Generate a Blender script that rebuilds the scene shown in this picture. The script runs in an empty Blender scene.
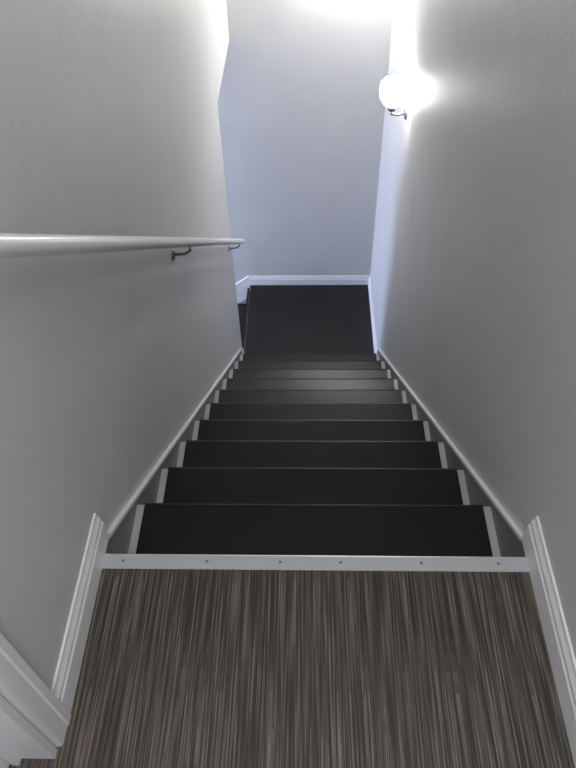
import bpy, bmesh, random
from math import *
from mathutils import Vector, Matrix
random.seed(3)
S=bpy.context.scene
S.view_settings.view_transform='Standard'
# ---------------------------------------------------------------- dimensions
G0,G,R=0.262,0.2556,0.1963
NS=11
ZL=-NS*R                 # lower landing level
W=0.488                  # wall plane half width
YE=2.722                 # end of left wall (opening to lower flight)
YB=3.540                 # back wall
ZT=-0.257                # header of the opening
ZC=2.40
YN=-2.3
XL=-3.0
ZF=ZL-5*R
def ny(k): return 0.0 if k==0 else G0+G*(k-1)

# ---------------------------------------------------------------- materials
def new(name):
    m=bpy.data.materials.new(name); m.use_nodes=True
    nt=m.node_tree; b=nt.nodes['Principled BSDF']; return m,nt,b
def N(nt,t,**k):
    n=nt.nodes.new(t)
    for a,v in k.items(): setattr(n,a,v)
    return n
def coords(nt,scale=(1,1,1)):
    tc=N(nt,'ShaderNodeTexCoord'); mp=N(nt,'ShaderNodeMapping'); mp.inputs['Scale'].default_value=scale
    nt.links.new(tc.outputs['Object'],mp.inputs['Vector']); return mp.outputs['Vector']
def paint(name,col,rough=.5,bump=.15,bscale=90,var=.04,spec=.5):
    m,nt,b=new(name); v=coords(nt)
    n=N(nt,'ShaderNodeTexNoise'); n.inputs['Scale'].default_value=bscale; n.inputs['Detail'].default_value=4
    nt.links.new(v,n.inputs['Vector'])
    n2=N(nt,'ShaderNodeTexNoise'); n2.inputs['Scale'].default_value=3.0; n2.inputs['Detail'].default_value=5
    nt.links.new(v,n2.inputs['Vector'])
    r=N(nt,'ShaderNodeValToRGB'); r.color_ramp.elements[0].position=.3; r.color_ramp.elements[1].position=.7
    r.color_ramp.elements[0].color=[c*(1-var) for c in col]+[1]; r.color_ramp.elements[1].color=[min(1,c*(1+var)) for c in col]+[1]
    nt.links.new(n2.outputs['Fac'],r.inputs['Fac']); nt.links.new(r.outputs['Color'],b.inputs['Base Color'])
    bp=N(nt,'ShaderNodeBump'); bp.inputs['Strength'].default_value=bump; bp.inputs['Distance'].default_value=.004
    nt.links.new(n.outputs['Fac'],bp.inputs['Height']); nt.links.new(bp.outputs['Normal'],b.inputs['Normal'])
    b.inputs['Roughness'].default_value=rough; b.inputs['Specular IOR Level'].default_value=spec
    return m
M_wall=paint('wall_paint',(.60,.60,.595),.5,.22,60,.035)
M_ceil=paint('ceiling_paint',(.75,.75,.74),.8,.2)
M_trim=paint('white_gloss_trim',(.80,.81,.83),.32,.03,40,.02)
M_tend=paint('scuffed_white_paint',(.46,.46,.45),.4,.08,60,.12)
M_rail=paint('rail_paint',(.82,.81,.79),.3,.08,40,.03)
M_skirt=paint('stringer_paint',(.24,.23,.215),.5,.1,60,.12)
M_vinyl=paint('black_stair_vinyl',(.0125,.0098,.0084),.36,.04,160,.2,.35)
M_edge=paint('painted_nosing_sheen',(.022,.019,.017),.48,.05,120,.25,.25)  # lighter colour painted in for the gloss line along tread edges
def metal(name,col,rough):
    m,nt,b=new(name); b.inputs['Metallic'].default_value=1
    v=coords(nt,(8,200,1)); n=N(nt,'ShaderNodeTexNoise'); n.inputs['Scale'].default_value=3
    nt.links.new(v,n.inputs['Vector']); r=N(nt,'ShaderNodeValToRGB')
    r.color_ramp.elements[0].color=[c*.85 for c in col]+[1]; r.color_ramp.elements[1].color=list(col)+[1]
    nt.links.new(n.outputs['Fac'],r.inputs['Fac']); nt.links.new(r.outputs['Color'],b.inputs['Base Color'])
    b.inputs['Roughness'].default_value=rough; return m
M_alu=metal('brushed_aluminium',(.62,.63,.65),.45)
M_alu.node_tree.nodes['Principled BSDF'].inputs['Metallic'].default_value=.5
M_screw=metal('screw_steel',(.25,.25,.26),.4)
M_brk=metal('bracket_metal',(.30,.29,.28),.45)
def floor_mat():
    m,nt,b=new('striped_strip_floor')
    def layer(sx,sy,det,stops,interp='LINEAR',off=0):
        tc=N(nt,'ShaderNodeTexCoord'); mp=N(nt,'ShaderNodeMapping'); mp.inputs['Scale'].default_value=(sx,sy,1); mp.inputs['Location'].default_value=(off,off,0)
        nt.links.new(tc.outputs['Object'],mp.inputs['Vector'])
        n=N(nt,'ShaderNodeTexNoise'); n.inputs['Scale'].default_value=1; n.inputs['Detail'].default_value=det; n.inputs['Roughness'].default_value=.6
        nt.links.new(mp.outputs['Vector'],n.inputs['Vector'])
        r=N(nt,'ShaderNodeValToRGB'); r.color_ramp.interpolation=interp
        els=r.color_ramp.elements
        while len(els)<len(stops): els.new(.5)
        for e,(p,c) in zip(els,stops): e.position=p; e.color=(*c,1)
        nt.links.new(n.outputs['Fac'],r.inputs['Fac']); return r.outputs['Color'],n.outputs['Fac']
    c1,f1=layer(270,4.2,0,[(0,(.026,.022,.020)),(.36,(.042,.035,.030)),(.45,(.064,.053,.045)),(.52,(.092,.078,.066)),(.585,(.068,.057,.049)),(.63,(.15,.132,.112)),(.72,(.10,.093,.086))],'CONSTANT')
    c2,f2=layer(520,6.0,1,[(.36,(.6,.59,.58)),(.5,(.97,.94,.90)),(.64,(1.5,1.44,1.34))],off=7)
    c3,f3=layer(60,1.2,1,[(.35,(.88,.89,.91)),(.65,(1.10,1.07,1.0))],off=3)
    mx=N(nt,'ShaderNodeMix',data_type='RGBA',blend_type='MULTIPLY'); mx.inputs[0].default_value=1
    nt.links.new(c1,mx.inputs[6]); nt.links.new(c2,mx.inputs[7])
    mx2=N(nt,'ShaderNodeMix',data_type='RGBA',blend_type='MULTIPLY'); mx2.inputs[0].default_value=1
    nt.links.new(mx.outputs[2],mx2.inputs[6]); nt.links.new(c3,mx2.inputs[7])
    nt.links.new(mx2.outputs[2],b.inputs['Base Color'])
    bp=N(nt,'ShaderNodeBump'); bp.inputs['Strength'].default_value=.15; bp.inputs['Distance'].default_value=.001
    nt.links.new(f1,bp.inputs['Height']); nt.links.new(bp.outputs['Normal'],b.inputs['Normal'])
    b.inputs['Roughness'].default_value=.55
    return m
M_floor=floor_mat()
def glow(name,col,st):
    m,nt,b=new(name)
    b.inputs['Base Color'].default_value=(.9,.9,.88,1); b.inputs['Roughness'].default_value=.4
    v=coords(nt); n=N(nt,'ShaderNodeTexNoise'); n.inputs['Scale'].default_value=14; nt.links.new(v,n.inputs['Vector'])
    r=N(nt,'ShaderNodeValToRGB'); r.color_ramp.elements[0].color=[c*.9 for c in col]+[1]; r.color_ramp.elements[1].color=list(col)+[1]
    nt.links.new(n.outputs['Fac'],r.inputs['Fac']); nt.links.new(r.outputs['Color'],b.inputs['Emission Color'])
    b.inputs['Emission Strength'].default_value=st; return m
M_glow=glow('frosted_lit_glass',(1,.97,.93),32)
M_glow2=glow('frosted_lit_glass_bright',(1,.97,.93),190)

# ---------------------------------------------------------------- mesh helpers
class MB:
    def __init__(s): s.bm=bmesh.new(); s.mats=[]
    def mi(s,m):
        if m not in s.mats: s.mats.append(m)
        return s.mats.index(m)
    def box(s,x0,x1,y0,y1,z0,z1,m,bev=0):
        t=bmesh.new(); bmesh.ops.create_cube(t,size=1)
        for v in t.verts: v.co=Vector(((x0+x1)/2+v.co.x*(x1-x0),(y0+y1)/2+v.co.y*(y1-y0),(z0+z1)/2+v.co.z*(z1-z0)))
        if bev: bmesh.ops.bevel(t,geom=t.edges[:],offset=bev,segments=2,profile=.6,affect='EDGES')
        s.add(t,m)
    def add(s,t,m,smooth=False):
        i=s.mi(m); me=bpy.data.meshes.new('t')
        for f in t.faces: f.material_index=i; f.smooth=smooth
        bmesh.ops.recalc_face_normals(t,faces=t.faces[:])
        t.to_mesh(me); t.free(); s.bm.from_mesh(me); bpy.data.meshes.remove(me)
    def prism(s,poly,vec,m,smooth=False):
        t=bmesh.new(); a=[t.verts.new(p) for p in poly]; b=[t.verts.new(Vector(p)+Vector(vec)) for p in poly]
        t.faces.new(a); t.faces.new(b[::-1]); n=len(poly)
        for k in range(n): t.faces.new((a[k],b[k],b[(k+1)%n],a[(k+1)%n]))
        s.add(t,m,smooth)
    def obj(s,name,parent=None):
        me=bpy.data.meshes.new(name); s.bm.to_mesh(me); s.bm.free()
        for m in s.mats: me.materials.append(m)
        o=bpy.data.objects.new(name,me); S.collection.objects.link(o)
        if parent: o.parent=parent
        return o
def empty(name,loc=(0,0,0)):
    e=bpy.data.objects.new(name,None); S.collection.objects.link(e); e.empty_display_size=.1; e.location=loc; return e
def tube(mb,pts,rad,m,seg=14,caps=True,flat=1.0):
    t=bmesh.new(); rings=[]
    for i,p in enumerate(pts):
        p=Vector(p); d=(Vector(pts[min(i+1,len(pts)-1)])-Vector(pts[max(i-1,0)])).normalized()
        a=d.cross(Vector((0,0,1)));
        if a.length<.01: a=Vector((1,0,0))
        a.normalize(); b=a.cross(d); r=rad[i] if isinstance(rad,(list,tuple)) else rad
        rings.append([t.verts.new(p+a*cos(2*pi*k/seg)*r+b*sin(2*pi*k/seg)*r*flat) for k in range(seg)])
    for i in range(len(rings)-1):
        for k in range(seg): t.faces.new((rings[i][k],rings[i][(k+1)%seg],rings[i+1][(k+1)%seg],rings[i+1][k]))
    if caps: t.faces.new(rings[0]); t.faces.new(rings[-1][::-1])
    mb.add(t,m,True)
def lathe(mb,prof,mtx,m,seg=28):
    t=bmesh.new(); rings=[]
    for r,z in prof: rings.append([t.verts.new(mtx@Vector((max(r,.0005)*cos(2*pi*k/seg),max(r,.0005)*sin(2*pi*k/seg),z))) for k in range(seg)])
    for i in range(len(rings)-1):
        for k in range(seg): t.faces.new((rings[i][k],rings[i][(k+1)%seg],rings[i+1][(k+1)%seg],rings[i+1][k]))
    mb.add(t,m,True)

# ---------------------------------------------------------------- room shell
T=.12
mb=MB()
mb.box(-W-T,-W,YN,-1.22,-.2,ZC,M_wall); mb.box(-W-T,-W,-1.22,-.402,2.05,ZC,M_wall)
mb.box(-W-T,-W,-.402,YE,ZF-.2,ZC,M_wall)
mb.obj('wall_left')
mb=MB(); mb.box(-W-T,-W,YE,YB,ZT,ZC,M_wall); mb.obj('wall_left_header')
mb=MB(); mb.box(W,W+T,YN,YB+T,ZF-.2,ZC,M_wall); mb.obj('wall_right')
mb=MB(); mb.box(XL-T,W,YB,YB+T,ZF-.2,ZC,M_wall); mb.obj('wall_back')
mb=MB(); mb.box(-W-T,W+T,YN-T,YN,-.2,ZC,M_wall); mb.obj('wall_front')
mb=MB(); mb.box(XL-T,-W-T,YE-T,YE,ZF-.2,ZT+.12,M_wall); mb.obj('wall_lower_flight')
mb=MB()
wy0,wy1,wz0,wz1=YE+.12,YB-.12,ZF+.9,ZF+2.1
mb.box(XL-T,XL,YE,wy0,ZF-.2,ZT,M_wall); mb.box(XL-T,XL,wy1,YB,ZF-.2,ZT,M_wall)
mb.box(XL-T,XL,wy0,wy1,ZF-.2,wz0,M_wall); mb.box(XL-T,XL,wy0,wy1,wz1,ZT,M_wall); mb.obj('wall_lower_end')
mb=MB(); mb.box(XL-T,-W-T,YE,YB,ZT,ZT+.12,M_ceil); mb.obj('ceiling_lower_flight')
mb=MB(); mb.box(-W-T,W+T,YN-T,YB+T,ZC,ZC+.1,M_ceil); mb.obj('ceiling')
mb=MB(); mb.box(-W,W,YN,-.004,-.03,0,M_floor)
mb.box(-W-T,-W,-1.22,-.402,-.03,0,M_floor); mb.obj('floor')
mb=MB(); mb.box(XL,-W-.27*4.9,YE,YB,ZF-.05,ZF,M_vinyl); mb.obj('floor_lower_hall')
mb=MB()
for a in ((wy0,wy0+.05,wz0,wz1),(wy1-.05,wy1,wz0,wz1),(wy0+.05,wy1-.05,wz0,wz0+.05),(wy0+.05,wy1-.05,wz1-.05,wz1),(wy0+.05,wy1-.05,(wz0+wz1)/2-.02,(wz0+wz1)/2+.02)):
    mb.box(XL-.09,XL-.03,*a,M_trim,.004)
mb.obj('window_1')

# ---------------------------------------------------------------- staircase
st=empty('staircase')
A=.461; SF=W-.006
mb=MB(); e=MB(); c=MB()
def nose_poly(y_front,y_back,z,x,th=.028,rad=.012):
    p=[(x,y_back,z)]
    for k in range(6):
        a=pi/2-k*(pi/2)/5*1.0
        p.append((x,y_front-rad+rad*cos(a),z-rad+rad*sin(a)))
    p+= [(x,y_front,z-th),(x,y_back,z-th)]
    return p
for k in range(1,NS):
    z=-k*R; yf=ny(k); yb=ny(k-1)-.025
    c.prism(nose_poly(yf-.002,yb,z-.003,-SF),(2*SF,0,0),M_tend)
    mb.prism(nose_poly(yf,yb+.002,z,-A,.03),(2*A,0,0),M_vinyl)
    e.prism([(-A,yf-.010,z+.0010),(-A,yf-.003,z-.0008),(-A,yf+.0008,z-.008),(-A,yf-.004,z-.010),(-A,yf-.010,z-.003)],(2*A,0,0),M_edge)
for k in range(0,NS):
    y=ny(k)-.027; z1=-k*R-.028; z0=-(k+1)*R
    c.box(-SF,SF,y-.018,y,z0-.02,z1,M_tend); mb.box(-A,A,y,y+.003,z0,z1,M_vinyl)
c.box(-.470,W-.001,ny(NS-1)-.03,YB-.001,ZL-.06,ZL-.004,M_tend)
mb.box(-.476,W-.013,ny(NS-1)-.026,YB-.001,ZL-.004,ZL,M_vinyl,.001)
e.prism([(-.466,YE,ZL+.0008),(-.478,YE,ZL-.002),(-.480,YE,ZL-.03),(-.471,YE,ZL-.03)],(0,YB-YE-.012,0),M_edge)
mb.obj('tread_covers',st); e.obj('nosing_edges',st); c.obj('painted_carcass',st)
mb=MB()
for k in range(1,5):
    xf=-.474-G*k; z=ZL-k*R; xb=xf+G+(.025 if k>1 else -.014)
    mb.box(xf,xb,YE+.01,YB-.012,z-.03,z,M_vinyl,.006)
for k in range(0,5):
    x=-.474-G*k+(.025 if k else -.03)
    mb.box(x,x+.015,YE+.004,YB-.012,ZL-(k+1)*R+(.0 if k<4 else .002),ZL-k*R-.03,M_vinyl)
mb.obj('staircase.001')
def sk(xa,xb_,name,mat,up0,up1,y0,y1):
    m_=MB(); sl=-R/G
    f=lambda y,up:(-R+(y-G0)*sl)+up
    poly=[(xa,y0,f(y0,up1)),(xa,y1,f(y1,up1)),(xa,y1,f(y1,up0)),(xa,y0,f(y0,up0))]
    m_.prism(poly,(xb_-xa,0,0),mat); return m_.obj(name,st)
YS=ny(NS-1)+.10
sk(-W,-SF,'stringer_a',M_skirt,-.45,.022,0.0,YS); sk(SF,W,'stringer_b',M_skirt,-.45,.022,0.0,YS)
sk(-W,-W+.013,'stringer_cap_a',M_trim,.022,.034,.046,YS); sk(W-.013,W,'stringer_cap_b',M_trim,.022,.034,.046,YS)

strip=empty('stair_edge_strip'); mb=MB()
mb.prism([(-W+.012,-.034,.0002),(-W+.012,-.032,.003),(-W+.012,-.003,.0045),(-W+.012,.0015,.002),(-W+.012,.0015,-.024),(-W+.012,-.001,-.024),(-W+.012,-.001,.0002)],(2*W-.024,0,0),M_alu)
mb.obj('profile',strip); mb=MB()
for x in (-.43,-.24,-.075,.06,.24,.41):
    lathe(mb,[(0,.0052),(.0024,.005),(.0036,.0036),(.0036,.003)],Matrix.Translation((x,-.016,0)),M_screw,12)
mb.obj('screws',strip)

# ---------------------------------------------------------------- trim
def bb_profile(h,t):
    return [(0,0),(t,0),(t,h*.62),(t*.8,h*.68),(t*.8,h*.78),(t*.45,h*.9),(t*.35,h),(0,h)]
def bb_y(mb,side,y0,y1,z,h=.10,t=.013):
    mb.prism([(side*(W-o),y0,z+q) for o,q in bb_profile(h,t)],(0,y1-y0,0),M_trim)
mb=MB(); bb_y(mb,-1,-.34,.048,0); bb_y(mb,-1,YN,-1.285,0); mb.obj('baseboard_left')
mb=MB(); bb_y(mb,1,YN,.048,0); mb.obj('baseboard_right')
mb=MB(); bb_y(mb,1,ny(NS-1)+.05,YB,ZL,.088,.013); mb.obj('baseboard_right_landing')
mb=MB(); mb.prism([(-W,YB-o,ZL+q) for o,q in bb_profile(.088,.013)],(2*W-.013,0,0),M_trim)
mb.prism([(-W,YB,ZL+.088),(-W,YB,ZL-.12),(-W-4.6*G,YB,ZL-.12-4.6*R),(-W-4.6*G,YB,ZL+.088-4.6*R)],(0,-.011,0),M_trim)
mb.obj('baseboard_back')
mb=MB(); bb_y(mb,-1,YS,YE,ZL,.088,.012); mb.obj('baseboard_left_landing')
mb=MB()
def casing(y0,y1):
    s_=1 if y1>y0 else -1; w=abs(y1-y0)
    prof=[(0,0),(.009,0),(.011,.10),(.012,.62),(.015,.68),(.015,.95),(.012,1),(0,1)]
    mb.prism([(-W+o,y0+s_*q*w,0) for o,q in prof],(0,0,2.11),M_trim)
casing(-.397,-.338); casing(-1.217,-1.282)
mb.box(-W,-W+.015,-1.217,-.405,2.05,2.11,M_trim,.002)
mb.box(-W-T,-W+.003,-.418,-.402,0,2.05,M_trim,.001); mb.box(-W-T,-W+.003,-1.22,-1.204,0,2.05,M_trim,.001)
mb.box(-W-T,-W,-1.204,-.418,2.034,2.05,M_trim)
mb.box(-W-.075,-W-.062,-.43,-.418,0,2.034,M_trim); mb.obj('trim_1')
mb=MB(); mb.box(-W-.118,-W-.078,-1.202,-.42,.006,2.03,M_trim,.002)
for z0,z1 in ((.2,.9),(1.05,1.85)):
    for y0,y1 in ((-1.10,-.85),(-.77,-.52)): mb.box(-W-.080,-W-.072,y0,y1,z0,z1,M_trim,.003)
mb.obj('door_1')

# ---------------------------------------------------------------- camera
CX,CY,H,F=-.0147,-.7275,1.4,675.78
th,ya,ro=radians(48.2184),radians(-2.4595),radians(-1.7981)
Fv=Vector((sin(ya)*cos(th),cos(ya)*cos(th),-sin(th))); Rv=Vector((cos(ya),-sin(ya),0)); Uv=Rv.cross(Fv)
R2=Rv*cos(ro)+Uv*sin(ro); U2=Uv*cos(ro)-Rv*sin(ro)
cam=bpy.data.cameras.new('camera'); co=bpy.data.objects.new('camera',cam); S.collection.objects.link(co)
cam.sensor_fit='VERTICAL'; cam.sensor_height=36; cam.lens=F/768*36; cam.clip_start=.02
m=Matrix((R2,U2,-Fv)).transposed().to_4x4(); m.translation=Vector((CX,CY,H)); co.matrix_world=m
S.camera=co

# ---------------------------------------------------------------- handrail
hr=empty('handrail'); xr=-W+.065
P0=Vector((xr,-.16,.978)); P1=Vector((xr,2.76,-1.160))
mb=MB(); L=P1-P0
tube(mb,[P0+L*t for t in (0,.003,.01,.3,.6,.99,.997,1)],[.010,.016,.0185,.0185,.0185,.0185,.016,.010],M_rail,18,flat=.9)
mb.obj('rail',hr)
for i,t in enumerate((.02,.46,.94)):
    p=P0+L*t; b=MB()
    tube(b,[p+Vector((0,0,-.014)),p+Vector((0,0,-.035)),p+Vector((-.02,0,-.05)),Vector((-W+.004,p.y,p.z-.053))],.005,M_brk,10)
    lathe(b,[(0,.008),(.014,.007),(.020,.002),(.020,0)],Matrix.Translation((-W,p.y,p.z-.053))@Matrix.Rotation(pi/2,4,'Y'),M_brk,18)
    b.obj('bracket_%d'%(i+1),hr)

# ---------------------------------------------------------------- wall sconces (local: wall plane at x=+.076)
def sconce(name,loc,rz,gm):
    sc=empty(name,loc); sc.rotation_euler=(0,0,rz); D=.076; mb=MB()
    lathe(mb,[(0,.012),(.024,.011),(.034,.004),(.034,0)],Matrix.Translation((D,0,-.07))@Matrix.Rotation(-pi/2,4,'Y'),M_brk,24)
    tube(mb,[(D-.008,0,-.07),(D-.045,0,-.08),(0,0,-.075),(0,0,-.05)],.007,M_brk,12)
    lathe(mb,[(0,-.055),(.018,-.055),(.024,-.035),(.022,-.03),(0,-.03)],Matrix.Identity(4),M_brk,20)
    mb.obj('bracket_arm',sc); mb=MB()
    lathe(mb,[(.018,-.034),(.044,-.02),(.062,.01),(.069,.045),(.066,.078),(.048,.100),(0,.108)],Matrix.Identity(4),gm,32)
    mb.obj('glass_shade',sc)
sconce('wall_sconce',(W-.076,2.60,-.187),0,M_glow)
sconce('wall_sconce.001',(.20,YB-.076,.23),pi/2,M_glow2)

# ---------------------------------------------------------------- lights
def light(name,kind,loc,en,col,size=.1,rot=None,size_y=None):
    l=bpy.data.lights.new(name,kind); l.energy=en; l.color=col
    if kind=='AREA':
        l.size=size
        if size_y: l.shape='RECTANGLE'; l.size_y=size_y
    else: l.shadow_soft_size=size
    o=bpy.data.objects.new(name,l); S.collection.objects.link(o); o.location=loc
    if rot: o.rotation_euler=rot
    return o
light('hall_fill_light','AREA',(0,-1.2,2.36),26,(.97,.98,1),.5)  # added soft fill above the upper hall, no fixture there
light('window_daylight','AREA',(XL+.02,(wy0+wy1)/2,(wz0+wz1)/2),110,(.6,.69,1),.7,(0,-pi/2,0),1.1)
w=bpy.data.worlds.new('world'); S.world=w; w.use_nodes=True
w.node_tree.nodes['Background'].inputs['Color'].default_value=(.6,.75,1,1); w.node_tree.nodes['Background'].inputs['Strength'].default_value=1
